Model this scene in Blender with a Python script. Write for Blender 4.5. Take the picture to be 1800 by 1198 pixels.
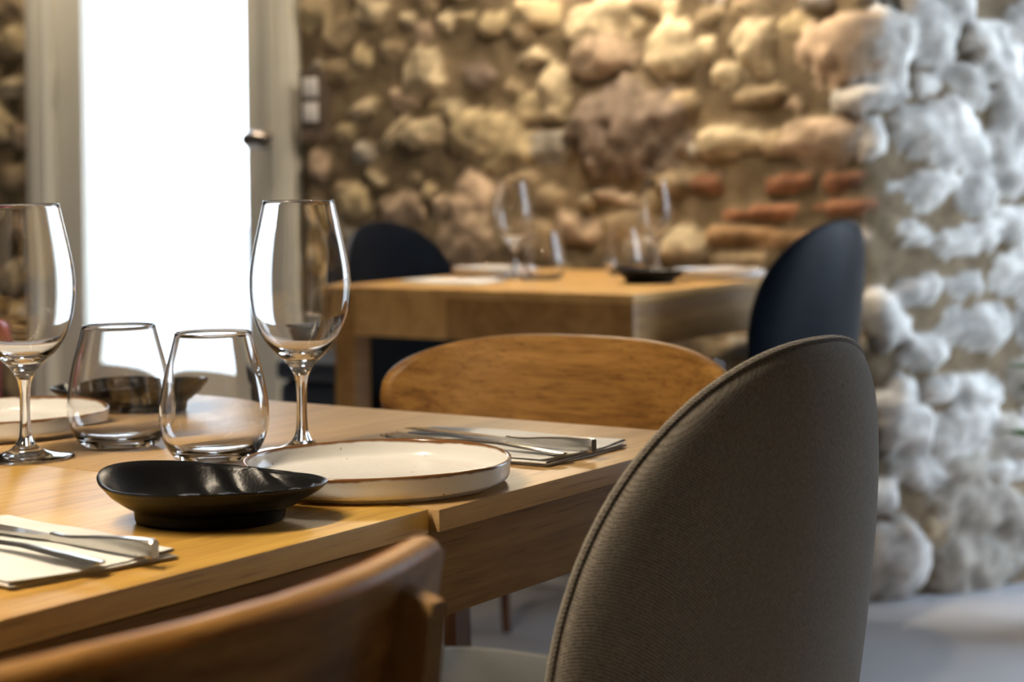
import bpy, bmesh, math, random
import numpy as np
from mathutils import Vector, Matrix, noise as mnoise

for o in list(bpy.data.objects):
    bpy.data.objects.remove(o, do_unlink=True)
SC = bpy.context.scene
COL = SC.collection
R = math.radians

# ------------------------------------------------------------------ camera, world, lights, exposure
def link(o):
    COL.objects.link(o)
    return o

cam_d = bpy.data.cameras.new('camera')
cam = link(bpy.data.objects.new('camera', cam_d))
cam_d.sensor_width = 36.0
cam_d.lens = 66.0
cam_d.shift_y = -(599 - 300) / 1800.0          # level camera with a shifted lens (upright verticals)
cam_d.clip_start = 0.05
cam.matrix_world = (Matrix.Translation((0, 0, 0.993)) @ Matrix.Rotation(R(90), 4, 'X')
                    @ Matrix.Rotation(-math.atan(0.014), 4, 'Z'))
cam_d.dof.use_dof = True
cam_d.dof.focus_distance = 1.42
cam_d.dof.aperture_fstop = 7.0
SC.camera = cam

SC.view_settings.view_transform = 'Standard'
SC.view_settings.look = 'None'
SC.view_settings.gamma = 1.0
SC.view_settings.use_curve_mapping = False
SC.view_settings.exposure = 0.45
try:
    SC.cycles.use_denoising = True
    SC.cycles.denoiser = 'OPENIMAGEDENOISE'
    SC.cycles.max_bounces = 14
    SC.cycles.transmission_bounces = 14
    SC.cycles.transparent_max_bounces = 16
    SC.cycles.diffuse_bounces = 4
    SC.cycles.glossy_bounces = 6
    SC.cycles.sample_clamp_indirect = 8.0
    SC.cycles.blur_glossy = 0.6
except Exception:
    pass

world = bpy.data.worlds.new('overcast_sky')
SC.world = world
world.use_nodes = True
wn = world.node_tree
wn.nodes.clear()
w_out = wn.nodes.new('ShaderNodeOutputWorld')
w_bg = wn.nodes.new('ShaderNodeBackground')
w_tc = wn.nodes.new('ShaderNodeTexCoord')
w_sep = wn.nodes.new('ShaderNodeSeparateXYZ')
w_rmp = wn.nodes.new('ShaderNodeValToRGB')
wn.links.new(w_tc.outputs['Generated'], w_sep.inputs[0])
wn.links.new(w_sep.outputs['Z'], w_rmp.inputs[0])
w_rmp.color_ramp.elements[0].position = 0.0
w_rmp.color_ramp.elements[0].color = (0.80, 0.90, 1.0, 1)
w_rmp.color_ramp.elements[1].position = 0.7
w_rmp.color_ramp.elements[1].color = (0.60, 0.77, 1.0, 1)
wn.links.new(w_rmp.outputs[0], w_bg.inputs[0])
w_bg.inputs[1].default_value = 5.2
wn.links.new(w_bg.outputs[0], w_out.inputs[0])

# layout axes: U runs along the near table towards the wall, V across it
ANG = R(55.5)
U = Vector((math.cos(ANG), math.sin(ANG), 0))
V = Vector((-math.sin(ANG), math.cos(ANG), 0))
M0 = Vector((-0.063, 1.355, 0))
def W(s, t, z=0.0):
    return M0 + U * s + V * t + Vector((0, 0, z))
SW, TC = 2.9, 0.948                             # stone wall plane, corner of the wall
A25 = R(25)
RD = Vector((math.cos(A25), math.sin(A25), 0))
C0 = W(SW, TC)
CEIL = 2.6

def area_light(name, loc, direction, sx, sy, power, color, portal=False):
    d = bpy.data.lights.new(name, 'AREA')
    d.shape = 'RECTANGLE'
    d.size, d.size_y = sx, sy
    d.energy, d.color = power, color
    if portal:
        d.cycles.is_portal = True
    o = link(bpy.data.objects.new(name, d))
    o.location = loc
    o.rotation_euler = Vector(direction).to_track_quat('-Z', 'Z').to_euler()
    return o

WIN_X, WIN_Y0, WIN_Y1, WIN_Z0, WIN_Z1 = 2.02, 3.10, 4.72, 0.12, 2.40
DOOR_T0, DOOR_T1, DOOR_H = 2.639, 3.720, 2.16
area_light('window_portal', (WIN_X + .25, (WIN_Y0 + WIN_Y1) / 2, (WIN_Z0 + WIN_Z1) / 2), (-1, 0, 0), WIN_Y1 - WIN_Y0, WIN_Z1 - WIN_Z0, 1, (1, 1, 1), True)
area_light('door_portal', W(SW + .22, (DOOR_T0 + DOOR_T1) / 2, 1.25), -U, .72, 1.7, 1, (1, 1, 1), True)

# ------------------------------------------------------------------ helpers
def tag(o, label=None, cat=None, group=None, kind=None):
    if label: o['label'] = label
    if cat: o['category'] = cat
    if group: o['group'] = group
    if kind: o['kind'] = kind
    return o

def empty(name, loc, rz=0.0, label=None, cat=None, group=None):
    o = link(bpy.data.objects.new(name, None))
    o.empty_display_size = 0.05
    o.location = loc
    o.rotation_euler = (0, 0, rz)
    return tag(o, label, cat, group)

def obj(name, bm, mat, parent=None, smooth=True, loc=None, rot=None, angle=40):
    me = bpy.data.meshes.new(name)
    bmesh.ops.recalc_face_normals(bm, faces=bm.faces[:])
    for f in bm.faces: f.smooth = smooth
    if smooth:
        a = R(angle)
        for e in bm.edges:
            if len(e.link_faces) == 2 and e.calc_face_angle(0) > a:
                e.smooth = False
    bm.to_mesh(me)
    bm.free()
    o = link(bpy.data.objects.new(name, me))
    if mat: me.materials.append(mat)
    if parent is not None: o.parent = parent
    if loc is not None: o.location = loc
    if rot is not None: o.rotation_euler = rot
    return o

def box(bm, x0, x1, y0, y1, z0, z1, bevel=0.0, seg=2, mat=None):
    r = bmesh.ops.create_cube(bm, size=1.0)
    vs = r['verts']
    for v in vs:
        v.co = Vector(((x0 + x1) / 2 + v.co.x * (x1 - x0), (y0 + y1) / 2 + v.co.y * (y1 - y0), (z0 + z1) / 2 + v.co.z * (z1 - z0)))
    if mat is not None:
        for v in vs: v.co = mat @ v.co
    if bevel > 0:
        es = list({e for v in vs for e in v.link_edges})
        bmesh.ops.bevel(bm, geom=es, offset=bevel, segments=seg, affect='EDGES', profile=0.6)
    return bm

def ring_loft(bm, rings, close0=True, close1=True, cyclic=True):
    rows = [[bm.verts.new(p) for p in ring] for ring in rings]
    n = len(rows[0])
    for a, b in zip(rows, rows[1:]):
        for i in range(n if cyclic else n - 1):
            j = (i + 1) % n
            bm.faces.new((a[i], a[j], b[j], b[i]))
    if close0: bm.faces.new(rows[0][::-1])
    if close1: bm.faces.new(rows[-1])
    return rows

def lathe(bm, prof, seg=64, close0=False, close1=False, fn=None):
    """prof: list of (r, z); points with r<1e-6 become a pole"""
    rows = []
    for r, z in prof:
        if r < 1e-6:
            rows.append([bm.verts.new((0, 0, z))])
        else:
            row = []
            for i in range(seg):
                a = 2 * math.pi * i / seg
                p = Vector((r * math.cos(a), r * math.sin(a), z))
                row.append(bm.verts.new(fn(p, a) if fn else p))
            rows.append(row)
    for a, b in zip(rows, rows[1:]):
        for i in range(seg):
            j = (i + 1) % seg
            if len(a) == 1 and len(b) == 1: continue
            if len(a) == 1: bm.faces.new((a[0], b[i], b[j]))
            elif len(b) == 1: bm.faces.new((a[i], a[j], b[0]))
            else: bm.faces.new((a[i], a[j], b[j], b[i]))
    if close0: bm.faces.new(rows[0][::-1])
    if close1: bm.faces.new(rows[-1])
    return bm

def smooth_curve(pts, n=6):
    """Catmull-Rom through pts of any dimension"""
    P = [np.array(p, float) for p in pts]
    P = [2 * P[0] - P[1]] + P + [2 * P[-1] - P[-2]]
    out = []
    for i in range(1, len(P) - 2):
        for k in range(n):
            t = k / n
            a, b, c, d = P[i - 1], P[i], P[i + 1], P[i + 2]
            out.append(0.5 * ((2 * b) + (-a + c) * t + (2 * a - 5 * b + 4 * c - d) * t * t + (-a + 3 * b - 3 * c + d) * t ** 3))
    out.append(P[-2])
    return [tuple(p) for p in out]

def tube(bm, pts, rad, seg=10, caps=True):
    pts = [Vector(p) for p in pts]
    rads = rad if isinstance(rad, (list, tuple)) else [rad] * len(pts)
    rings = []
    x = None
    for i, p in enumerate(pts):
        d = (pts[min(i + 1, len(pts) - 1)] - pts[max(i - 1, 0)]).normalized()
        if x is None:
            x = d.cross(Vector((0, 0, 1)) if abs(d.z) < 0.9 else Vector((1, 0, 0)))
        x = (x - d * x.dot(d)).normalized()
        y = x.cross(d).normalized()
        rings.append([p + (x * math.cos(2 * math.pi * k / seg) + y * math.sin(2 * math.pi * k / seg)) * rads[i] for k in range(seg)])
    ring_loft(bm, rings, caps, caps)
    return bm

def copy_tree(o, parent=None):
    c = o.copy()
    COL.objects.link(c)
    if parent is not None: c.parent = parent
    for ch in list(o.children):
        copy_tree(ch, c)
    return c

# ------------------------------------------------------------------ materials
def new_mat(name):
    m = bpy.data.materials.new(name)
    m.use_nodes = True
    nt = m.node_tree
    b = nt.nodes.get('Principled BSDF')
    return m, nt, b

def nd(nt, kind, **kw):
    n = nt.nodes.new(kind)
    for k, v in kw.items():
        if k in n.inputs.keys(): n.inputs[k].default_value = v
        else: setattr(n, k, v)
    return n

def ramp(nt, stops):
    n = nt.nodes.new('ShaderNodeValToRGB')
    e = n.color_ramp.elements
    while len(e) < len(stops): e.new(0.5)
    for el, (p, c) in zip(e, stops):
        el.position = p
        el.color = (c[0], c[1], c[2], 1)
    return n

def bump(nt, b, height_socket, strength=0.2, dist=0.001):
    n = nt.nodes.new('ShaderNodeBump')
    n.inputs['Strength'].default_value = strength
    n.inputs['Distance'].default_value = dist
    nt.links.new(height_socket, n.inputs['Height'])
    nt.links.new(n.outputs[0], b.inputs['Normal'])

def plain(name, col, rough=0.5, metal=0.0, noise_amt=0.0, noise_scale=20.0, coat=0.0):
    m, nt, b = new_mat(name)
    b.inputs['Roughness'].default_value = rough
    b.inputs['Metallic'].default_value = metal
    b.inputs['Coat Weight'].default_value = coat
    tc = nd(nt, 'ShaderNodeTexCoord')
    n = nd(nt, 'ShaderNodeTexNoise', Scale=noise_scale, Detail=4.0)
    nt.links.new(tc.outputs['Object'], n.inputs['Vector'])
    c1 = tuple(c * (1 - noise_amt) for c in col)
    c2 = tuple(min(1, c * (1 + noise_amt)) for c in col)
    rp = ramp(nt, [(0.3, c1), (0.7, c2)])
    nt.links.new(n.outputs[0], rp.inputs[0])
    nt.links.new(rp.outputs[0], b.inputs['Base Color'])
    return m

def wood(name, light, mid, dark, rough=0.4, scale=1.0, grain=(1, 14, 14), knots=False, coat=0.0, bumps=0.15, spec=0.4):
    """grain runs along the object's own x axis"""
    m, nt, b = new_mat(name)
    tc = nd(nt, 'ShaderNodeTexCoord')
    mp = nd(nt, 'ShaderNodeMapping')
    mp.inputs['Scale'].default_value = (grain[0] * scale, grain[1] * scale, grain[2] * scale)
    nt.links.new(tc.outputs['Object'], mp.inputs[0])
    big = nd(nt, 'ShaderNodeTexNoise', Scale=1.6, Detail=3.0, Roughness=0.5, Distortion=0.6)
    nt.links.new(mp.outputs[0], big.inputs['Vector'])
    fine = nd(nt, 'ShaderNodeTexNoise', Scale=9.0, Detail=5.0, Roughness=0.65, Distortion=0.3)
    nt.links.new(mp.outputs[0], fine.inputs['Vector'])
    mx = nd(nt, 'ShaderNodeMix', data_type='FLOAT')
    mx.inputs[0].default_value = 0.45
    nt.links.new(big.outputs[0], mx.inputs[2])
    nt.links.new(fine.outputs[0], mx.inputs[3])
    rp = ramp(nt, [(0.36, dark), (0.5, mid), (0.63, light)])
    nt.links.new(mx.outputs[0], rp.inputs[0])
    # thin dark pores drawn out along the grain
    mp2 = nd(nt, 'ShaderNodeMapping')
    mp2.inputs['Scale'].default_value = (14 * scale, 420 * scale, 420 * scale)
    nt.links.new(tc.outputs['Object'], mp2.inputs[0])
    pore = nd(nt, 'ShaderNodeTexNoise', Scale=1.0, Detail=2.0)
    nt.links.new(mp2.outputs[0], pore.inputs['Vector'])
    pr = ramp(nt, [(0.30, (1, 1, 1)), (0.40, (0, 0, 0))])
    nt.links.new(pore.outputs[0], pr.inputs[0])
    cm = nd(nt, 'ShaderNodeMix', data_type='RGBA')
    pf = nd(nt, 'ShaderNodeMath', operation='MULTIPLY')
    pf.inputs[1].default_value = 0.62
    nt.links.new(pr.outputs[0], pf.inputs[0])
    nt.links.new(pf.outputs[0], cm.inputs[0])
    nt.links.new(rp.outputs[0], cm.inputs[6])
    cm.inputs[7].default_value = (dark[0] * .55, dark[1] * .5, dark[2] * .45, 1)
    out = cm.outputs[2]
    if knots:
        kp = nd(nt, 'ShaderNodeMapping')
        kp.inputs['Scale'].default_value = (7, 20, 22)
        nt.links.new(tc.outputs['Object'], kp.inputs[0])
        vo = nd(nt, 'ShaderNodeTexVoronoi', Scale=0.7)
        nt.links.new(kp.outputs[0], vo.inputs['Vector'])
        kr = ramp(nt, [(0.05, (1, 1, 1)), (0.26, (0, 0, 0))])
        nt.links.new(vo.outputs['Distance'], kr.inputs[0])
        km = nd(nt, 'ShaderNodeMix', data_type='RGBA')
        nt.links.new(kr.outputs[0], km.inputs[0])
        nt.links.new(out, km.inputs[6])
        km.inputs[7].default_value = (dark[0] * .6, dark[1] * .5, dark[2] * .45, 1)
        out = km.outputs[2]
    nt.links.new(out, b.inputs['Base Color'])
    b.inputs['Roughness'].default_value = rough
    b.inputs['Coat Weight'].default_value = coat
    b.inputs['Specular IOR Level'].default_value = spec
    bump(nt, b, pr.outputs[0], -bumps, 0.0006)
    return m

def glass_mat(name, tint=(1, 1, 1), ior=1.5):
    m, nt, b = new_mat(name)
    b.inputs['Base Color'].default_value = (*tint, 1)
    b.inputs['Roughness'].default_value = 0.0
    b.inputs['IOR'].default_value = ior
    b.inputs['Transmission Weight'].default_value = 1.0
    return m

def thin_pane(name):
    """flat glazing: clear with a faint mirror layer"""
    m, nt, b = new_mat(name)
    out = nt.nodes.get('Material Output')
    tr = nd(nt, 'ShaderNodeBsdfTransparent')
    gl = nd(nt, 'ShaderNodeBsdfGlossy', Roughness=0.0)
    lw = nd(nt, 'ShaderNodeLayerWeight', Blend=0.5)
    pw = nd(nt, 'ShaderNodeMath', operation='POWER')
    pw.inputs[1].default_value = 4.0
    ma = nd(nt, 'ShaderNodeMath', operation='MULTIPLY_ADD')
    ma.inputs[1].default_value, ma.inputs[2].default_value = 0.9, 0.04
    mx = nd(nt, 'ShaderNodeMixShader')
    nt.links.new(lw.outputs['Facing'], pw.inputs[0])
    nt.links.new(pw.outputs[0], ma.inputs[0])
    nt.links.new(ma.outputs[0], mx.inputs[0])
    nt.links.new(tr.outputs[0], mx.inputs[1])
    nt.links.new(gl.outputs[0], mx.inputs[2])
    nt.links.new(mx.outputs[0], out.inputs[0])
    return m

def fabric(name, c1, c2, scale=1.0, sheen=0.3, rough=0.85, bumps=0.5):
    m, nt, b = new_mat(name)
    tc = nd(nt, 'ShaderNodeTexCoord')
    # warp and weft threads, about 1.7 mm
    wv = nd(nt, 'ShaderNodeTexWave', Scale=95.0 * scale, Distortion=1.6, Detail=2.0)
    wv.bands_direction = 'DIAGONAL'
    nt.links.new(tc.outputs['Object'], wv.inputs['Vector'])
    wh = nd(nt, 'ShaderNodeTexWave', Scale=95.0 * scale, Distortion=1.6, Detail=2.0)
    wh.bands_direction = 'Z'
    nt.links.new(tc.outputs['Object'], wh.inputs['Vector'])
    mul = nd(nt, 'ShaderNodeMath', operation='MULTIPLY')
    nt.links.new(wv.outputs[1], mul.inputs[0])
    nt.links.new(wh.outputs[1], mul.inputs[1])
    # heathered streaks along the threads
    mp = nd(nt, 'ShaderNodeMapping')
    mp.inputs['Scale'].default_value = (420 * scale, 420 * scale, 120 * scale)
    nt.links.new(tc.outputs['Object'], mp.inputs[0])
    nz = nd(nt, 'ShaderNodeTexNoise', Scale=1.0, Detail=3.0)
    nt.links.new(mp.outputs[0], nz.inputs['Vector'])
    ad = nd(nt, 'ShaderNodeMix', data_type='FLOAT')
    ad.inputs[0].default_value = 0.55
    nt.links.new(mul.outputs[0], ad.inputs[2])
    nt.links.new(nz.outputs[0], ad.inputs[3])
    rp = ramp(nt, [(0.22, c1), (0.62, c2)])
    nt.links.new(ad.outputs[0], rp.inputs[0])
    nt.links.new(rp.outputs[0], b.inputs['Base Color'])
    b.inputs['Roughness'].default_value = rough
    b.inputs['Sheen Weight'].default_value = sheen
    b.inputs['Specular IOR Level'].default_value = 0.2
    bump(nt, b, ad.outputs[0], bumps, 0.0012)
    return m

MAT = {}
MAT['oak'] = wood('honey_oak', (0.64, 0.40, 0.095), (0.54, 0.31, 0.065), (0.37, 0.195, 0.038), rough=0.40, bumps=0.12)
MAT['oak_leaf'] = wood('worn_oak', (0.52, 0.34, 0.155), (0.45, 0.285, 0.125), (0.34, 0.205, 0.085), rough=0.42, bumps=0.12)
MAT['oak_apron'] = wood('shaded_oak', (0.27, 0.155, 0.045), (0.215, 0.118, 0.034), (0.15, 0.078, 0.022), rough=0.6, spec=0.08)  # table oak with the shade below the top put into its colour
MAT['oak_far'] = wood('pale_oak', (0.62, 0.39, 0.15), (0.54, 0.32, 0.115), (0.42, 0.235, 0.08), rough=0.34)
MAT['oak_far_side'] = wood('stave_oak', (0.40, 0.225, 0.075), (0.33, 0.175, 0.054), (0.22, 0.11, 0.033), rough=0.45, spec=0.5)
MAT['beech'] = wood('oiled_wood', (0.47, 0.245, 0.068), (0.34, 0.165, 0.040), (0.16, 0.07, 0.018), rough=0.42, grain=(1.6, 10, 18), knots=True, spec=0.25)
MAT['beech_post'] = wood('brown_wood', (0.40, 0.23, 0.09), (0.32, 0.17, 0.06), (0.22, 0.11, 0.038), rough=0.5, grain=(14, 14, 1.6), spec=0.1)
MAT['leg_brown'] = wood('leg_wood', (0.13, 0.055, 0.025), (0.095, 0.04, 0.018), (0.06, 0.025, 0.012), rough=0.55, grain=(14, 14, 1.5), spec=0.15)
MAT['grey_fabric'] = fabric('taupe_weave', (0.16, 0.142, 0.12), (0.72, 0.64, 0.54), scale=3.0)
MAT['grey_piping'] = fabric('taupe_cord', (0.10, 0.088, 0.074), (0.40, 0.35, 0.29), scale=2.2)
MAT['navy'] = plain('navy_velvet', (0.003, 0.0055, 0.011), 0.6, 0, 0.2, 30)
_b = MAT['navy'].node_tree.nodes['Principled BSDF']
_b.inputs['Specular IOR Level'].default_value = 0.08
_b.inputs['Roughness'].default_value = 0.38
_b.inputs['Sheen Weight'].default_value = 0.25
_b.inputs['Sheen Roughness'].default_value = 0.25
MAT['cream_seat'] = fabric('cream_weave', (0.22, 0.17, 0.08), (0.33, 0.26, 0.135), scale=1.0, bumps=0.2)
MAT['glass'] = glass_mat('clear_glass')
MAT['pane'] = thin_pane('window_glass')
MAT['steel'] = plain('brushed_steel', (0.62, 0.61, 0.58), 0.2, 1.0, 0.06, 60)
MAT['linen'] = fabric('white_linen', (0.64, 0.63, 0.61), (0.74, 0.73, 0.715), scale=2.2, sheen=0.1, bumps=0.12)
MAT['black_ceramic'] = None
MAT['sage'] = plain('sage_paint', (0.68, 0.665, 0.60), 0.45, 0, 0.03, 6)
MAT['sage_dark'] = plain('sage_paint_leaf', (0.66, 0.645, 0.58), 0.45, 0, 0.03, 6)
MAT['pewter'] = plain('pewter', (0.30, 0.26, 0.23), 0.28, 1.0, 0.1, 40)
MAT['switch_frame'] = plain('switch_frame', (0.10, 0.075, 0.055), 0.5)
MAT['switch_key'] = plain('switch_key', (0.72, 0.70, 0.70), 0.4)
MAT['red'] = plain('red_enamel', (0.20, 0.012, 0.022), 0.25, 0, 0.05, 10, coat=0.4)
MAT['black_rubber'] = plain('black_rubber', (0.012, 0.012, 0.014), 0.5)
MAT['bin_navy'] = plain('navy_plastic', (0.020, 0.028, 0.045), 0.5)
MAT['plaster'] = plain('brown_plaster', (0.15, 0.125, 0.10), 0.9, 0, 0.05, 3)
MAT['ceiling'] = plain('beamed_ceiling', (0.34, 0.30, 0.25), 0.9, 0, 0.03, 3)
MAT['terracotta'] = plain('terracotta', (0.32, 0.11, 0.055), 0.8, 0, 0.15, 12)
MAT['soil'] = plain('soil', (0.035, 0.024, 0.016), 1.0, 0, 0.4, 60)
MAT['leaf'] = plain('leaf_green', (0.045, 0.11, 0.022), 0.45, 0, 0.35, 14)
MAT['pavement'] = plain('pale_pavement', (0.50, 0.48, 0.45), 0.9, 0, 0.1, 2)
MAT['lamp_body'] = plain('black_metal', (0.02, 0.02, 0.02), 0.4, 0.6)

def floor_mat():
    m, nt, b = new_mat('polished_concrete')
    tc = nd(nt, 'ShaderNodeTexCoord')
    n = nd(nt, 'ShaderNodeTexNoise', Scale=2.2, Detail=6.0)
    nt.links.new(tc.outputs['Object'], n.inputs['Vector'])
    rp = ramp(nt, [(0.3, (0.38, 0.38, 0.40)), (0.7, (0.48, 0.48, 0.50))])
    nt.links.new(n.outputs[0], rp.inputs[0])
    nt.links.new(rp.outputs[0], b.inputs['Base Color'])
    b.inputs['Roughness'].default_value = 0.45
    return m
MAT['floor'] = floor_mat()

def ceramic_black():
    m, nt, b = new_mat('matt_black_glaze')
    tc = nd(nt, 'ShaderNodeTexCoord')
    n = nd(nt, 'ShaderNodeTexNoise', Scale=420.0, Detail=4.0)
    nt.links.new(tc.outputs['Object'], n.inputs['Vector'])
    b.inputs['Base Color'].default_value = (0.005, 0.005, 0.006, 1)
    b.inputs['Specular IOR Level'].default_value = 0.30
    b.inputs['Roughness'].default_value = 0.30
    bump(nt, b, n.outputs[0], 0.35, 0.0007)
    return m
MAT['black_ceramic'] = ceramic_black()

def plate_mat():
    m, nt, b = new_mat('cream_stoneware')
    tc = nd(nt, 'ShaderNodeTexCoord')
    sep = nd(nt, 'ShaderNodeSeparateXYZ')
    nt.links.new(tc.outputs['Object'], sep.inputs[0])
    n = nd(nt, 'ShaderNodeTexNoise', Scale=28.0, Detail=4.0)
    nt.links.new(tc.outputs['Object'], n.inputs['Vector'])
    # brown glaze break along the lip, uneven in width
    ma = nd(nt, 'ShaderNodeMath', operation='MULTIPLY_ADD')
    nt.links.new(n.outputs[0], ma.inputs[0])
    ma.inputs[1].default_value = 0.006
    nt.links.new(sep.outputs['Z'], ma.inputs[2])
    rp = ramp(nt, [(0.0, (0, 0, 0)), (1.0, (1, 1, 1))])
    mr = nd(nt, 'ShaderNodeMapRange')
    mr.inputs[1].default_value = 0.0212
    mr.inputs[2].default_value = 0.0228
    nt.links.new(ma.outputs[0], mr.inputs[0])
    sp = nd(nt, 'ShaderNodeTexNoise', Scale=240.0, Detail=1.0)
    nt.links.new(tc.outputs['Object'], sp.inputs['Vector'])
    sr = ramp(nt, [(0.74, (0.74, 0.725, 0.70)), (0.80, (0.30, 0.20, 0.12))])
    nt.links.new(sp.outputs[0], sr.inputs[0])
    mx = nd(nt, 'ShaderNodeMix', data_type='RGBA')
    nt.links.new(mr.outputs[0], mx.inputs[0])
    nt.links.new(sr.outputs[0], mx.inputs[6])
    mx.inputs[7].default_value = (0.17, 0.075, 0.025, 1)
    nt.links.new(mx.outputs[2], b.inputs['Base Color'])
    b.inputs['Roughness'].default_value = 0.16
    # turning rings in the well
    ln = nd(nt, 'ShaderNodeTexWave', Scale=30.0, Distortion=2.5, Detail=2.0)
    ln.wave_type = 'RINGS'
    ln.rings_direction = 'Z'
    nt.links.new(tc.outputs['Object'], ln.inputs['Vector'])
    bump(nt, b, ln.outputs[1], 0.10, 0.0008)
    return m
MAT['plate'] = plate_mat()

def stone_mat():
    m, nt, b = new_mat('rubble_stone')
    at = nd(nt, 'ShaderNodeVertexColor')
    at.layer_name = 'stone_colour'
    tc = nd(nt, 'ShaderNodeTexCoord')
    n = nd(nt, 'ShaderNodeTexNoise', Scale=26.0, Detail=6.0, Roughness=0.6)
    nt.links.new(tc.outputs['Object'], n.inputs['Vector'])
    rp = ramp(nt, [(0.3, (0.72, 0.70, 0.68)), (0.7, (1.18, 1.17, 1.15))])
    nt.links.new(n.outputs[0], rp.inputs[0])
    mx = nd(nt, 'ShaderNodeMix', data_type='RGBA', blend_type='MULTIPLY')
    mx.inputs[0].default_value = 1.0
    nt.links.new(at.outputs[0], mx.inputs[6])
    nt.links.new(rp.outputs[0], mx.inputs[7])
    nt.links.new(mx.outputs[2], b.inputs['Base Color'])
    b.inputs['Roughness'].default_value = 0.9
    b.inputs['Specular IOR Level'].default_value = 0.2
    bump(nt, b, n.outputs[0], 0.6, 0.006)
    return m
MAT['stone'] = stone_mat()

def emit(name, col, strength):
    m, nt, b = new_mat(name)
    b.inputs['Base Color'].default_value = (*col, 1)
    b.inputs['Emission Color'].default_value = (*col, 1)
    b.inputs['Emission Strength'].default_value = strength
    return m

# ------------------------------------------------------------------ the room
def struct(name, bm, mat, smooth=False):
    o = obj(name, bm, mat, smooth=smooth)
    o['kind'] = 'structure'
    return o

def prism(bm, p, q, z0, z1, thick):
    """vertical slab from p to q, 'thick' to the left of the direction p->q"""
    d = (q - p).normalized()
    n = Vector((-d.y, d.x, 0)) * thick
    lo = [bm.verts.new((v.x, v.y, z0)) for v in (p, q, q + n, p + n)]
    hi = [bm.verts.new((v.x, v.y, z1)) for v in (p, q, q + n, p + n)]
    bm.faces.new(lo[::-1]); bm.faces.new(hi)
    for i in range(4):
        j = (i + 1) % 4
        bm.faces.new((lo[i], lo[j], hi[j], hi[i]))

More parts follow.
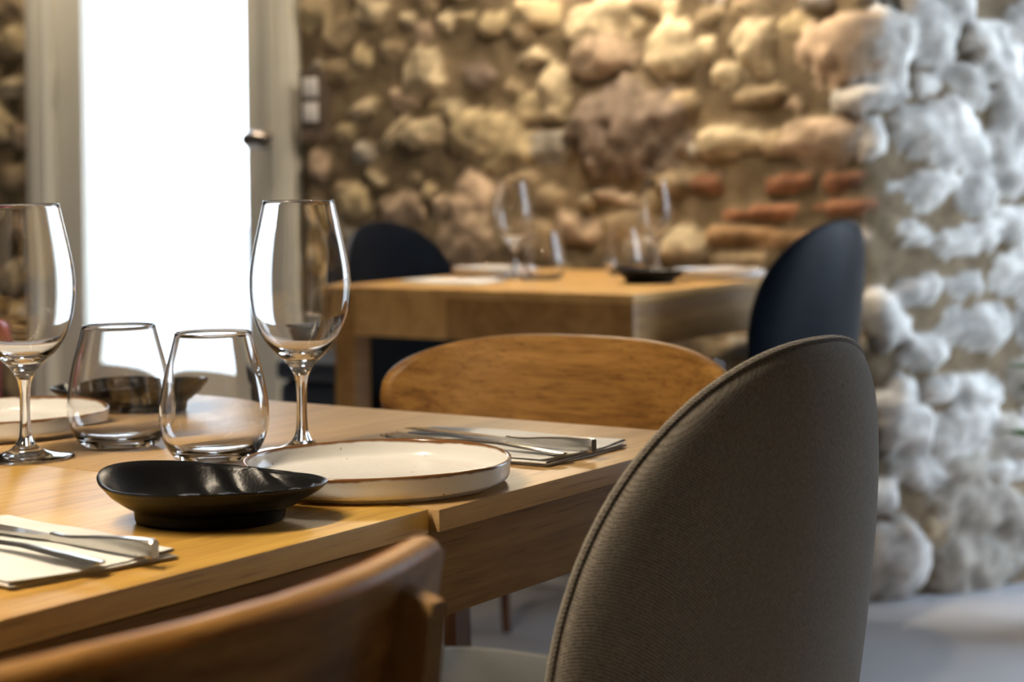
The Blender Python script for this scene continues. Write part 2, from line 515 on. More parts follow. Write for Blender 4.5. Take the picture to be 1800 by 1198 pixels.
STONES = [
    (-1.425,1.433,0.063,0.04,0,'P',0.03), (-1.294,1.401,0.027,0.015,0,'P',0.025), (-1.166,1.386,0.028,0.027,0,'P',0.025), (-1.101,1.393,0.033,0.018,0,'Y',0.03),
    (-1.012,1.382,0.054,0.032,15,'Y',0.035), (-0.883,1.395,0.07,0.035,0,'Y',0.035), (-1.235,1.253,0.06,0.065,5,'P',0.045), (-1.045,1.254,0.06,0.041,0,'D',0.015),
    (-0.886,1.282,0.052,0.019,0,'P',0.02), (-0.825,1.2,0.045,0.055,-15,'P',0.03), (-0.84,1.131,0.038,0.014,0,'P',0.025), (-0.683,1.358,0.096,0.059,20,'P',0.05),
    (-0.676,1.275,0.099,0.054,0,'K',0.04), (-0.486,1.284,0.066,0.069,0,'P',0.035), (-1.45,1.166,0.048,0.02,20,'P',0.03), (-1.509,1.105,0.028,0.025,0,'Y',0.025),
    (-1.341,1.101,0.054,0.017,38,'P',0.03), (-1.238,1.099,0.064,0.036,10,'P',0.045), (-1.032,1.075,0.119,0.077,0,'Y',0.035), (-1.081,0.953,0.077,0.039,-15,'K',0.025),
    (-0.845,1.056,0.066,0.043,0,'G',0.02), (-0.602,1.09,0.153,0.106,0,'D',0.05), (-0.657,1.004,0.033,0.014,-20,'Y',0.025), (-0.738,0.912,0.029,0.016,0,'P',0.03),
    (-0.653,0.926,0.053,0.013,-15,'K',0.02), (-0.848,0.905,0.048,0.04,0,'T',0.02), (-1.608,1.019,0.035,0.039,-10,'K',0.035), (-1.404,0.98,0.039,0.017,-30,'P',0.03),
    (-1.235,0.943,0.023,0.027,0,'Y',0.02), (-1.488,0.918,0.052,0.047,0,'Y',0.025), (-1.318,0.896,0.073,0.043,10,'K',0.025), (-1.116,0.838,0.099,0.086,0,'K',0.03),
    (-1.446,1.042,0.032,0.025,0,'G',0.02), (-1.53,1.374,0.061,0.037,20,'T',0.02), (-1.552,1.266,0.045,0.031,0,'T',0.02), (-1.518,0.953,0.036,0.022,0,'T',0.02),
    (-0.383,1.365,0.034,0.025,0,'T',0.02), (-0.263,1.274,0.051,0.059,10,'P',0.035), (-0.28,1.365,0.045,0.024,0,'T',0.025), (-0.392,1.28,0.022,0.035,0,'P',0.025),
    (-0.105,1.372,0.04,0.017,0,'G',0.03), (-0.045,1.254,0.099,0.073,12,'K',0.05), (0.051,1.255,0.071,0.086,-20,'W',0.05), (-0.258,1.162,0.069,0.021,10,'T',0.025),
    (0.026,1.148,0.098,0.031,5,'W',0.04), (-0.338,1.054,0.073,0.034,0,'P',0.03), (-0.113,1.046,0.092,0.055,0,'K',0.035), (0.013,1.062,0.038,0.044,0,'W',0.03),
    (-0.398,0.952,0.043,0.023,0,'B',0.02), (-0.179,0.957,0.064,0.019,4,'B',0.02), (-0.04,0.959,0.048,0.022,4,'B',0.025), (-0.257,0.883,0.098,0.017,2,'B',0.018),
    (-0.04,0.896,0.071,0.017,4,'B',0.022), (-0.315,0.83,0.091,0.022,0,'O',0.018), (-0.167,0.827,0.058,0.021,0,'O',0.018), (-0.027,0.826,0.056,0.029,0,'K',0.025),
    (-0.447,0.808,0.059,0.047,0,'P',0.04), (-0.63,0.856,0.066,0.037,0,'T',0.02), (-0.763,0.841,0.058,0.04,0,'K',0.02), (-0.919,0.818,0.077,0.044,0,'T',0.02),
    (-0.582,0.793,0.065,0.034,0,'G',0.02), (-0.309,0.769,0.076,0.022,0,'T',0.015), (-1.621,0.874,0.045,0.032,0,'T',0.02), (-1.343,0.783,0.07,0.04,0,'T',0.02),
    (-0.934,0.963,0.063,0.026,10,'T',0.018), (-0.499,0.96,0.044,0.03,0,'T',0.02), (-0.465,1.152,0.041,0.03,0,'T',0.02), (-0.927,1.342,0.042,0.023,0,'T',0.02),
    (-1.353,1.319,0.043,0.024,10,'T',0.02), (-0.572,1.4,0.058,0.022,0,'T',0.02), (-2.847,1.426,0.058,0.046,0,'Y',0.03), (-2.845,1.274,0.069,0.027,10,'P',0.035),
    (-2.817,1.121,0.047,0.036,0,'K',0.025), (-2.883,0.997,0.075,0.039,0,'T',0.02), (-2.858,1.533,0.08,0.036,0,'T',0.02), (-2.859,0.836,0.074,0.039,0,'K',0.02),
    (0.182,1.323,0.084,0.093,-15,'W',0.04), (0.37,1.266,0.071,0.063,0,'W',0.045), (0.297,1.178,0.063,0.037,-45,'W',0.035), (0.444,1.112,0.075,0.1,0,'W',0.04),
    (0.176,1.065,0.094,0.063,0,'W',0.04), (0.283,1.052,0.099,0.056,-40,'W',0.04), (0.432,0.956,0.061,0.041,-10,'W',0.04), (0.174,0.933,0.075,0.04,10,'W',0.03),
    (0.305,0.924,0.06,0.048,0,'W',0.03), (0.132,0.842,0.045,0.029,0,'W',0.03), (0.279,0.818,0.086,0.032,10,'W',0.03), (0.405,0.848,0.068,0.04,-20,'W',0.035),
    (0.047,0.642,0.051,0.065,40,'W',0.04), (0.148,0.563,0.058,0.037,0,'W',0.035), (0.302,0.604,0.086,0.053,10,'W',0.04), (0.146,0.701,0.061,0.034,10,'W',0.035),
    (0.277,0.712,0.066,0.037,0,'W',0.03), (0.411,0.734,0.068,0.046,0,'W',0.03), (0.089,0.398,0.061,0.086,12,'W',0.04), (0.215,0.476,0.052,0.029,0,'W',0.035),
    (0.314,0.463,0.067,0.037,0,'W',0.03), (0.271,0.369,0.093,0.051,5,'W',0.03), (0.379,0.351,0.074,0.046,0,'G',0.03), (0.144,0.293,0.084,0.039,-10,'W',0.03),
    (0.276,0.282,0.05,0.04,0,'G',0.03), (0.407,0.275,0.068,0.024,0,'W',0.03), (0.031,0.236,0.041,0.034,0,'W',0.03), (0.314,0.195,0.12,0.051,0,'G',0.03),
    (0.055,0.087,0.079,0.086,0,'W',0.045), (0.295,0.063,0.116,0.067,5,'G',0.04), (0.435,0.11,0.051,0.068,0,'G',0.03), (0.185,0.16,0.039,0.026,0,'T',0.02),
    (0.458,0.488,0.051,0.054,0,'G',0.03), (0.478,0.622,0.052,0.054,0,'W',0.03), (0.272,1.358,0.043,0.032,0,'W',0.03), (0.473,1.329,0.052,0.054,0,'W',0.035),
    (0.471,1.22,0.041,0.027,0,'W',0.03),
]

def value_noise(a, z, freq, seed):
    rs = np.random.RandomState(seed)
    lat = rs.rand(256, 256)
    x = a * freq + 100.0; y = z * freq + 100.0
    xi = np.floor(x).astype(int); yi = np.floor(y).astype(int)
    fx = x - xi; fy = y - yi
    fx = fx * fx * (3 - 2 * fx); fy = fy * fy * (3 - 2 * fy)
    g = lambda i, j: lat[i % 256, j % 256]
    return ((g(xi, yi) * (1 - fx) + g(xi + 1, yi) * fx) * (1 - fy) + (g(xi, yi + 1) * (1 - fx) + g(xi + 1, yi + 1) * fx) * fy) - 0.5

def fbm(a, z, freq, seed, octv=4):
    s = 0; amp = 1.0
    for k in range(octv):
        s = s + amp * value_noise(a, z, freq * 2 ** k, seed + k)
        amp *= 0.55
    return s

STONE_COL = {'P': (0.53, 0.44, 0.30), 'Y': (0.49, 0.395, 0.245), 'K': (0.42, 0.32, 0.235), 'T': (0.33, 0.255, 0.165),
             'G': (0.36, 0.325, 0.28), 'D': (0.20, 0.155, 0.125), 'B': (0.26, 0.125, 0.072), 'O': (0.37, 0.235, 0.13),
             'W': (0.62, 0.60, 0.57)}
MORTAR = (0.20, 0.152, 0.095)

def stone_walls():
    A0, A1 = -4.3, 1.36
    step = 0.0125
    av = np.arange(A0, A1 + step / 2, step)
    zv = np.arange(0, CEIL + step / 2, step)
    Agrid, Zgrid = np.meshgrid(av, zv, indexing='ij')
    rnd = random.Random(7)
    stones = [tuple(s) for s in STONES]
    # everything the listed stones leave open is filled with small random rubble
    taken = [(s[0], s[1], max(s[2], s[3])) for s in stones]
    def free(a, z, r):
        return all((a - x) ** 2 + (z - y) ** 2 > (r + q) ** 2 * 0.80 for x, y, q in taken)
    for size, tries in ((0.13, 900), (0.085, 2500), (0.05, 2200), (0.03, 900)):
        for _ in range(tries):
            a = rnd.uniform(A0 + .05, A1 - .05); z = rnd.uniform(0.03, CEIL - .03)
            r = size * rnd.uniform(0.7, 1.1)
            inview = -3.0 < a < 0.7 and 0.25 < z < 1.5
            if inview and size > 0.10: continue
            if -DOOR_T1 + TC - .03 < a < -DOOR_T0 + TC + .03 and z < DOOR_H + .03: continue
            if free(a, z, r):
                taken.append((a, z, r))
                c = rnd.choice('TTTGKPY' if a < 0 else 'WWWGWT')
                stones.append((a, z, r * rnd.uniform(.9, 1.25), r * rnd.uniform(.6, .95), rnd.uniform(-25, 25), c, min(.04, r * rnd.uniform(.25, .5))))
    H = 0.014 * fbm(Agrid, Zgrid, 3.0, 3) + 0.014 * fbm(Agrid, Zgrid, 12.0, 11)
    C = np.empty(Agrid.shape + (3,))
    mcol = np.array(MORTAR)
    mv = 1.0 + 0.55 * fbm(Agrid, Zgrid, 5.0, 21)[..., None]
    C[:] = mcol * mv
    C[av > 0.03] *= (1.0, 1.0, 1.04)
    wob_a = 0.55 * fbm(Agrid, Zgrid, 13.0, 31, 3); wob_z = 0.55 * fbm(Agrid, Zgrid, 13.0, 41, 3)
    rough = fbm(Agrid, Zgrid, 24.0, 51, 3)
    pits = np.clip(fbm(Agrid, Zgrid, 20.0, 61, 3) - 0.05, 0, 1)
    for k, (a, z, ra, rz, rot, c, h) in enumerate(stones):
        if a > .03: ra, rz = ra * 1.15, rz * 1.15
        else: ra, rz = ra * 1.06, rz * 1.06
        m = max(ra, rz) * 1.5 + step
        i0, i1 = np.searchsorted(av, (a - m, a + m)); j0, j1 = np.searchsorted(zv, (z - m, z + m))
        if i1 <= i0 or j1 <= j0: continue
        sl = (slice(i0, i1), slice(j0, j1))
        ca, sa = math.cos(R(rot)), math.sin(R(rot))
        da = Agrid[sl] - a; dz = Zgrid[sl] - z
        n = 5.0 if c in 'BO' else rnd.uniform(2.2, 4.2)
        w = 0.14 if c in 'BO' else 0.80
        x = (da * ca + dz * sa) / ra + wob_a[sl] * w; y = (-da * sa + dz * ca) / rz + wob_z[sl] * w
        q = (np.abs(x) ** n + np.abs(y) ** n) ** (1 / n)
        # each stone is a tilted, chipped block with steep flanks
        tx, ty = rnd.uniform(-.25, .25), rnd.uniform(-.05, .35)
        prof = np.clip(1 - q ** 4.5, 0, 1) ** 0.5
        for _f in range(5):
            fa = rnd.uniform(0, 6.283); cut = rnd.uniform(.10, .70)
            prof = np.minimum(prof, np.clip(1 - 1.15 * (x * math.cos(fa) + y * math.sin(fa) - cut), 0, 1))
        hh = h * prof * (1 + tx * x + ty * y) + 0.013 * rough[sl] * (prof > 0) * min(1, h / .03)
        if c == 'D': hh = hh - 0.055 * pits[sl] * prof
        top = (hh > H[sl]) & (q < 1.0)
        H[sl] = np.where(top, hh, H[sl])
        v = rnd.uniform(.86, 1.12)
        base = np.array(STONE_COL[c]) * v
        mot = 1 + 0.7 * rough[sl][..., None]
        if c == 'D': mot = mot * (1 - 0.9 * pits[sl][..., None])
        C[sl] = np.where(top[..., None], base * mot, C[sl])
    # the facing dies back towards the door opening
    dd = np.maximum(np.maximum(-(DOOR_T1 - TC) - Agrid, Agrid + (DOOR_T0 - TC)), Zgrid - DOOR_H)
    H = H * np.clip((dd + .01) / .07, 0, 1) - .02 * (1 - np.clip((dd + .01) / .05, 0, 1))
    # the ground line: a bent run along both faces with a softly rounded corner
    rr = 0.045
    u = np.clip((av + rr) / (2 * rr), 0, 1); u = u * u * (3 - 2 * u)
    ang_back = math.atan2(-V.y, -V.x)
    ang = ang_back + (A25 - ang_back) * u
    dx = np.cos(ang) * step; dy = np.sin(ang) * step
    bx = np.concatenate([[0], np.cumsum(dx[:-1])]); by = np.concatenate([[0], np.cumsum(dy[:-1])])
    k0 = int(np.argmin(np.abs(av)))
    bx += C0.x - bx[k0]; by += C0.y - by[k0]
    # normals (towards the room)
    nx, ny = np.sin(ang), -np.cos(ang)
    X = bx[:, None] + nx[:, None] * H; Y = by[:, None] + ny[:, None] * H
    na, nz = Agrid.shape
    co = np.stack([X, Y, Zgrid], -1)
    def piece(name, lo, hi, hole):
        ids = np.arange(lo, hi)
        sub = co[ids]; subc = C[ids]; a_s = av[ids]
        n1 = len(ids)
        idx = np.arange(n1 * nz).reshape(n1, nz)
        quads = np.stack([idx[:-1, :-1], idx[1:, :-1], idx[1:, 1:], idx[:-1, 1:]], -1)
        if hole:
            ac = a_s[:-1, None] + step / 2; zc = zv[None, :-1] + step / 2
            keep = ~((ac > -(DOOR_T1 - TC)) & (ac < -(DOOR_T0 - TC)) & (zc < DOOR_H))
            quads = quads[keep]
        else:
            quads = quads.reshape(-1, 4)
        me = bpy.data.meshes.new(name)
        me.vertices.add(n1 * nz); me.vertices.foreach_set('co', sub.reshape(-1).astype(np.float32))
        nq = len(quads)
        me.loops.add(nq * 4); me.loops.foreach_set('vertex_index', quads.reshape(-1).astype(np.int32))
        me.polygons.add(nq)
        me.polygons.foreach_set('loop_start', (np.arange(nq) * 4).astype(np.int32))
        me.polygons.foreach_set('use_smooth', np.ones(nq, dtype=bool))
        me.update(calc_edges=True)
        att = me.color_attributes.new('stone_colour', 'FLOAT_COLOR', 'POINT')
        full = np.ones((n1 * nz, 4), np.float32); full[:, :3] = subc.reshape(-1, 3)
        att.data.foreach_set('color', full.reshape(-1))
        me.materials.append(MAT['stone'])
        o = link(bpy.data.objects.new(name, me))
        o['kind'] = 'structure'
        return o
    piece('wall_back', 0, k0 + 1, True)
    piece('wall_right', k0, na, False)
stone_walls()

WL = W(SW, TC + 4.3 + .948 - TC)                # far left end of the stone wall
WL = W(SW, 5.24)
WR = C0 + RD * 1.36
LX = -4.9
L1 = WL - U * ((WL.x - LX) / U.x)
bm = bmesh.new(); prism(bm, L1, WL, 0, CEIL, .2); prism(bm, Vector((LX, -2.6, 0)), L1, 0, CEIL, .2)
struct('wall_left', bm, MAT['plaster'])
bm = bmesh.new(); prism(bm, Vector((WIN_X, -2.6, 0)), Vector((LX, -2.6, 0)), 0, CEIL, .2)
struct('wall_rear', bm, MAT['plaster'])
bm = bmesh.new()                                # window wall with its opening
box(bm, WIN_X, WIN_X + .22, -2.6, WIN_Y0, 0, CEIL); box(bm, WIN_X, WIN_X + .22, WIN_Y1, WR.y + .05, 0, CEIL)
box(bm, WIN_X, WIN_X + .22, WIN_Y0, WIN_Y1, 0, WIN_Z0); box(bm, WIN_X, WIN_X + .22, WIN_Y0, WIN_Y1, WIN_Z1, CEIL)
struct('wall_side', bm, MAT['plaster'])
bm = bmesh.new()                                # masonry behind the stone facing: keeps the daylight out
prism(bm, W(SW + .10, DOOR_T0), W(SW + .10, TC + .03), 0, CEIL, .1)
prism(bm, W(SW + .10, 5.3), W(SW + .10, DOOR_T1), 0, CEIL, .1)
prism(bm, W(SW + .10, DOOR_T1), W(SW + .10, DOOR_T0), DOOR_H, CEIL, .1)
prism(bm, C0 + Vector((.02, .16, 0)), WR + Vector((.1, .16, 0)), 0, CEIL, .1)
struct('wall_core', bm, MAT['plaster'])
foot = [Vector((LX, -2.6, 0)), Vector((WIN_X + .2, -2.6, 0)), Vector((WIN_X + .2, WR.y + .2, 0)), C0 + Vector((.1, .3, 0)), W(SW + .15, 5.3), L1]
def poly_slab(bm, pts, z0, z1):
    lo = [bm.verts.new((p.x, p.y, z0)) for p in pts]; hi = [bm.verts.new((p.x, p.y, z1)) for p in pts]
    bm.faces.new(lo[::-1]); bm.faces.new(hi)
    for i in range(len(pts)):
        j = (i + 1) % len(pts)
        bm.faces.new((lo[i], lo[j], hi[j], hi[i]))
bm = bmesh.new(); poly_slab(bm, foot, -.1, 0); struct('floor', bm, MAT['floor'])
bm = bmesh.new(); poly_slab(bm, foot, CEIL, CEIL + .1); struct('ceiling', bm, MAT['ceiling'])
bm = bmesh.new(); box(bm, -30, 30, -30, 40, -.3, -.12); struct('ground_outside', bm, MAT['pavement'])

# window in the side wall (daylight from the right)
wf = empty('window_1', (WIN_X + .1, (WIN_Y0 + WIN_Y1) / 2, 0)); wf['kind'] = 'structure'
bm = bmesh.new()
hw = (WIN_Y1 - WIN_Y0) / 2
for (y0, y1, z0, z1) in ((-hw, -hw + .07, WIN_Z0, WIN_Z1), (hw - .07, hw, WIN_Z0, WIN_Z1), (-hw, hw, WIN_Z0, WIN_Z0 + .07), (-hw, hw, WIN_Z1 - .07, WIN_Z1), (-.035, .035, WIN_Z0, WIN_Z1)):
    box(bm, -.03, .03, y0, y1, z0, z1, .004)
o = obj('window_frame', bm, MAT['sage'], wf, smooth=False); o['kind'] = 'structure'
bm = bmesh.new(); box(bm, -.004, .004, -hw + .05, hw - .05, WIN_Z0 + .05, WIN_Z1 - .05)
o = obj('window_pane', bm, MAT['pane'], wf, smooth=False); o['kind'] = 'structure'

# glazed door in the stone wall; local x runs along V (to the left), y towards outdoors
dr = empty('door_1', W(SW, 0), math.atan2(V.y, V.x)); dr['kind'] = 'structure'
def dpart(name, bm, mat, parent=None, label=None, smooth=True):
    o = obj(name, bm, mat, parent or dr, smooth=smooth); o['kind'] = 'structure'
    if label: o['label'] = label
    return o
# local y: V rotated +90 deg = -U, so +y points INTO the room
bm = bmesh.new()
box(bm, DOOR_T0, DOOR_T0 + .085, -.10, .035, 0, DOOR_H, .006); box(bm, DOOR_T1 - .085, DOOR_T1, -.10, .035, 0, DOOR_H, .006)
box(bm, DOOR_T0, DOOR_T1, -.10, .035, DOOR_H - .08, DOOR_H, .006)
for t in (DOOR_T0 + .030, DOOR_T0 + .055, DOOR_T1 - .04): box(bm, t - .006, t + .006, .03, .041, 0, DOOR_H - .03, .003)
dpart('door_frame', bm, MAT['sage'])
G0, G1, GZ = 2.846, 3.520, 0.425
bm = bmesh.new()
box(bm, DOOR_T0 + .088, G0, -.06, -.012, .01, DOOR_H - .085, .004); box(bm, G1, DOOR_T1 - .088, -.06, -.012, .01, DOOR_H - .085, .004)
box(bm, G0, G1, -.06, -.012, .01, GZ, .004); box(bm, G0, G1, -.06, -.012, 2.0, DOOR_H - .085, .004)
box(bm, G0 + .09, G1 - .09, -.014, -.004, .10, GZ - .08, .006)
dpart('door_leaf', bm, MAT['sage_dark'])
bm = bmesh.new(); box(bm, G0 - .005, G1 + .005, -.040, -.034, GZ - .005, 2.005); dpart('door_pane', bm, MAT['pane'], smooth=False)
bm = bmesh.new()                                # lever handle on a round rose
hx, hz = 2.745, 1.088
tube(bm, [(hx, -.012, hz), (hx, .002, hz)], [.026, .026], 20)
tube(bm, [(hx, 0, hz), (hx, .045, hz)], [.011, .011], 14)
tube(bm, smooth_curve([(hx - .036, .045, hz - .004), (hx - .028, .047, hz), (hx, .050, hz + .004), (hx + .028, .050, hz + .003), (hx + .036, .047, hz)], 4), [.015] + [.025] * 15 + [.015], 14)
dpart('door_handle', bm, MAT['pewter'], label='round pewter lever handle')
bm = bmesh.new()
for z in (1.28, .32): box(bm, 3.628, 3.650, -.004, .008, z - .06, z + .06, .004)
dpart('door_hinge', bm, MAT['sage'])

# double switch beside the door
sw = empty('light_switch', W(SW, 2.540, 1.195) - U * .045, math.atan2(V.y, V.x), 'dark framed double switch plate with two white keys on the stone wall beside the door', 'light switch')
bm = bmesh.new(); box(bm, -.043, .043, 0, .014, -.082, .082, .005); box(bm, -.030, .030, -.06, .002, -.07, .07); obj('switch_plate', bm, MAT['switch_frame'], sw)
for z in (-.034, .034):
    bm = bmesh.new(); box(bm, -.026, .026, .012, .019, z - .027, z + .027, .004); obj('switch_key', bm, MAT['switch_key'], sw)

# ------------------------------------------------------------------ lamps the room has
WARM = (1.0, 0.82, 0.58)
def wall_spot(s, t, power, aim_s, aim_t, aim_z):
    p = W(s, t, CEIL)
    r = empty('ceiling_spotlight', p, 0, 'small black ceiling spotlight above the stone wall', 'spotlight', 'ceiling spotlights washing the stone wall')
    bm = bmesh.new(); lathe(bm, [(0, 0), (.035, 0), (.035, -.02), (.012, -.02), (.012, -.06), (.04, -.06), (.045, -.14), (.038, -.14), (.034, -.10), (0, -.10)], 24)
    obj('housing', bm, MAT['lamp_body'], r)
    d = bpy.data.lights.new('spotlight_lamp', 'SPOT'); d.energy = power; d.color = WARM; d.spot_size = R(110); d.spot_blend = .8; d.shadow_soft_size = .03
    l = link(bpy.data.objects.new('spotlight_lamp', d)); l.location = p + Vector((0, 0, -.16))
    l.rotation_euler = (W(aim_s, aim_t, aim_z) - l.location).to_track_quat('-Z', 'Y').to_euler()
for t in (1.15, 2.15): wall_spot(2.55, t, 23, 2.9, t, .9)
wall_spot(2.45, 3.40, 34, 2.9, 3.4, .9)

def linear_lamp(s, t, z, length, power, rot, label):
    r = empty('linear_pendant_lamp', W(s, t, z), rot, label, 'pendant lamp')
    bm = bmesh.new(); box(bm, -length / 2, length / 2, -.02, .02, 0, .035, .004); obj('lamp_body', bm, MAT['lamp_body'], r)
    bm = bmesh.new(); box(bm, -length / 2 + .01, length / 2 - .01, -.013, .013, -.004, .002); obj('diffuser', bm, emit('warm_diffuser', (1.0, .84, .62), power), r)
    for x in (-length * .35, length * .35):
        bm = bmesh.new(); tube(bm, [(x, 0, .03), (x, 0, CEIL - z)], .0015, 6); obj('cable', bm, MAT['lamp_body'], r)
linear_lamp(-.74, .42, 1.85, 1.0, 300, ANG, 'slim black linear pendant lamp hanging over the near table')
linear_lamp(2.42, 1.42, 1.85, .6, 260, ANG, 'slim black linear pendant lamp hanging over the far table')

# ------------------------------------------------------------------ tables
TOP = 0.75
def near_table():
    # local x along U (grain), y along V; origin on the floor under the near corner of the main top
    r = empty('dining_table', M0, ANG, 'honey oak dining table with a paler extension leaf, laid for a meal in front', 'table')
    Wd = 0.742
    bm = bmesh.new(); box(bm, -1.35, -.0008, 0, Wd, TOP - .0178, TOP, .0012, 2); obj('tabletop', bm, MAT['oak'], r)
    bm = bmesh.new(); box(bm, .0012, .435, -.008, Wd + .004, TOP - .0165, TOP - .0002, .0014, 2)
    o = obj('extension_leaf', bm, MAT['oak_leaf'], r); o['label'] = 'paler worn oak extension leaf'
    def apron(x0, x1, y0, y1, z0, z1):
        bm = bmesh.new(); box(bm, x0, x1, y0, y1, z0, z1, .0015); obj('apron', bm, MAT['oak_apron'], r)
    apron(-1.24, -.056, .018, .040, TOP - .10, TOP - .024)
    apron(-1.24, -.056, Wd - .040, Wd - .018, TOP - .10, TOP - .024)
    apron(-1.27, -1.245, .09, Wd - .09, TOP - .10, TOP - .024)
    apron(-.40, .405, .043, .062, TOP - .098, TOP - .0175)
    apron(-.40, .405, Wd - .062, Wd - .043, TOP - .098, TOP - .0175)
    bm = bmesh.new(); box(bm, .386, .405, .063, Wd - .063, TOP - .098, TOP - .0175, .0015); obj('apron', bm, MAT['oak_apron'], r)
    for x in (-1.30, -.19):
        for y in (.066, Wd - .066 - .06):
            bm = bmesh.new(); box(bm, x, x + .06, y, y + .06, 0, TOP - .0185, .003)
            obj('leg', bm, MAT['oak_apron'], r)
    return r

def far_table():
    o0 = W(2.04, 1.045)
    r = empty('dining_table', o0, ANG, 'square pale oak table with flush corner legs standing against the stone wall', 'table')
    S = .755
    bm = bmesh.new(); box(bm, 0, S, 0, S, TOP - .018, TOP, .002); obj('tabletop', bm, MAT['oak_far'], r)
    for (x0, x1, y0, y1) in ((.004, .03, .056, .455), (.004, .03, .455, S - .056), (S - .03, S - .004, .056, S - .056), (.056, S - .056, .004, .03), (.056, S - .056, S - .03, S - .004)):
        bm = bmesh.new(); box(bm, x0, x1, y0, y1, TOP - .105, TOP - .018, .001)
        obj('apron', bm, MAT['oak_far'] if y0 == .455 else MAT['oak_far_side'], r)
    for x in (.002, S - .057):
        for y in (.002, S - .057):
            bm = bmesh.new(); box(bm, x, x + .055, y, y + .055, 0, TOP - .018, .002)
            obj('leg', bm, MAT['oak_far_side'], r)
    return r

# ------------------------------------------------------------------ chairs
def shell_chair(name, fabric_m, piping_m, loc, rz, label, group=None, zt=.8740, w0=.2080, wt=.2125, h=.2316, ex=2.3396, k0=1.2123, k1=.5484, lean=.1913, piping=True):
    """upholstered shell chair; local +y is the way it faces, back panel at y=-.22"""
    r = empty(name, loc, rz, label, 'chair', group)
    def outline_w(z):
        q = min(max((z - (zt - h)) / h, 0), 1)
        w = w0 + (wt - w0) * min(max((z - .5) / (zt - h - .5), 0), 1)
        return w * max(0, 1 - q ** ex) ** (1 / ex)
    def mid(x, z):
        k = k1 + (k0 - k1) * min(max((z - .5) / (zt - .5), -.4), 1)
        y = -.22 - (z - .5) * math.tan(lean) + k * x * x
        if z < .5: y = -.22 + k * x * x + 1.4 * (.5 - z) ** 2 - (z - .5) * math.tan(lean)
        return Vector((x, y, z))
    # radial parametrisation: rings shrink from the outline to the centre of the panel, so edge loops follow the rim
    zb = .40
    n_side, n_top = 22, 30
    rim = []
    zs = [zb + (zt - h - zb) * i / n_side for i in range(n_side)]
    for z in zs: rim.append((-outline_w(z), z))
    for i in range(2 * n_top + 1):
        a = math.pi * i / (2 * n_top)
        z = zt - h + h * math.sin(a)
        w = outline_w(z) if 0 < i < 2 * n_top else wt
        rim.append((-w if a < math.pi / 2 else w, z))
    for z in reversed(zs): rim.append((outline_w(z), z))
    nb = 10
    wb = outline_w(zb)
    for i in range(1, nb): rim.append((wb - 2 * wb * i / nb, zb))
    cz = .60
    def surf(side, f, p):
        x = p[0] * f; z = cz + (p[1] - cz) * f
        e = (1 - f ** 3.6) ** 0.5 if f < 1 else 0.0
        d = (.027 if side > 0 else -.022) * e
        b = mid(x, z)
        dyx = 2 * (k1 + (k0 - k1) * min(max((z - .5) / (zt - .5), 0), 1)) * x
        n = Vector((dyx, -1, -math.tan(lean))).normalized()      # towards the rear
        return b + n * d
    fs = [1.0, .995, .985, .97, .945, .91, .86, .80, .72, .62, .5, .38, .25, .12]
    for side, nm in ((1, 'back_panel'), (-1, 'front_pad')):
        bm = bmesh.new()
        rings = [[surf(side, f, p) for p in rim] for f in fs]
        rows = ring_loft(bm, rings, False, False)
        c = bm.verts.new(surf(side, 0, (0, cz)))
        for i in range(len(rim)):
            bm.faces.new((rows[-1][i], rows[-1][(i + 1) % len(rim)], c))
        obj(nm, bm, fabric_m, r, angle=80)
    if piping:
        bm = bmesh.new()
        pts = [mid(x, z) for x, z in rim[:len(rim) - nb + 1]]
        tube(bm, pts, .0030, 8)
        obj('piping', bm, piping_m, r)
    # seat: rounded cushion merging into the shell
    bm = bmesh.new()
    rings = []
    for zz, f in ((.385, .80), (.395, .93), (.42, .99), (.445, 1.0), (.462, .965), (.470, .88), (.474, .6), (.475, .2)):
        ring = []
        for i in range(48):
            a = 2 * math.pi * i / 48
            ca, sa = math.cos(a), math.sin(a)
            x = .212 * f * abs(ca) ** .6 * (1 if ca > 0 else -1); y = .015 + .215 * f * abs(sa) ** .6 * (1 if sa > 0 else -1)
            ring.append((x, y, zz))
        rings.append(ring)
    ring_loft(bm, rings)
    obj('seat', bm, fabric_m, r)
    for sx in (-1, 1):
        for sy in (-1, 1):
            bm = bmesh.new()
            tube(bm, [(sx * .215, sy * .205 + .01, 0), (sx * .155, sy * .145 + .01, .388)], [.0095, .0155], 14)
            obj('leg', bm, MAT['leg_brown'], r)
    return r

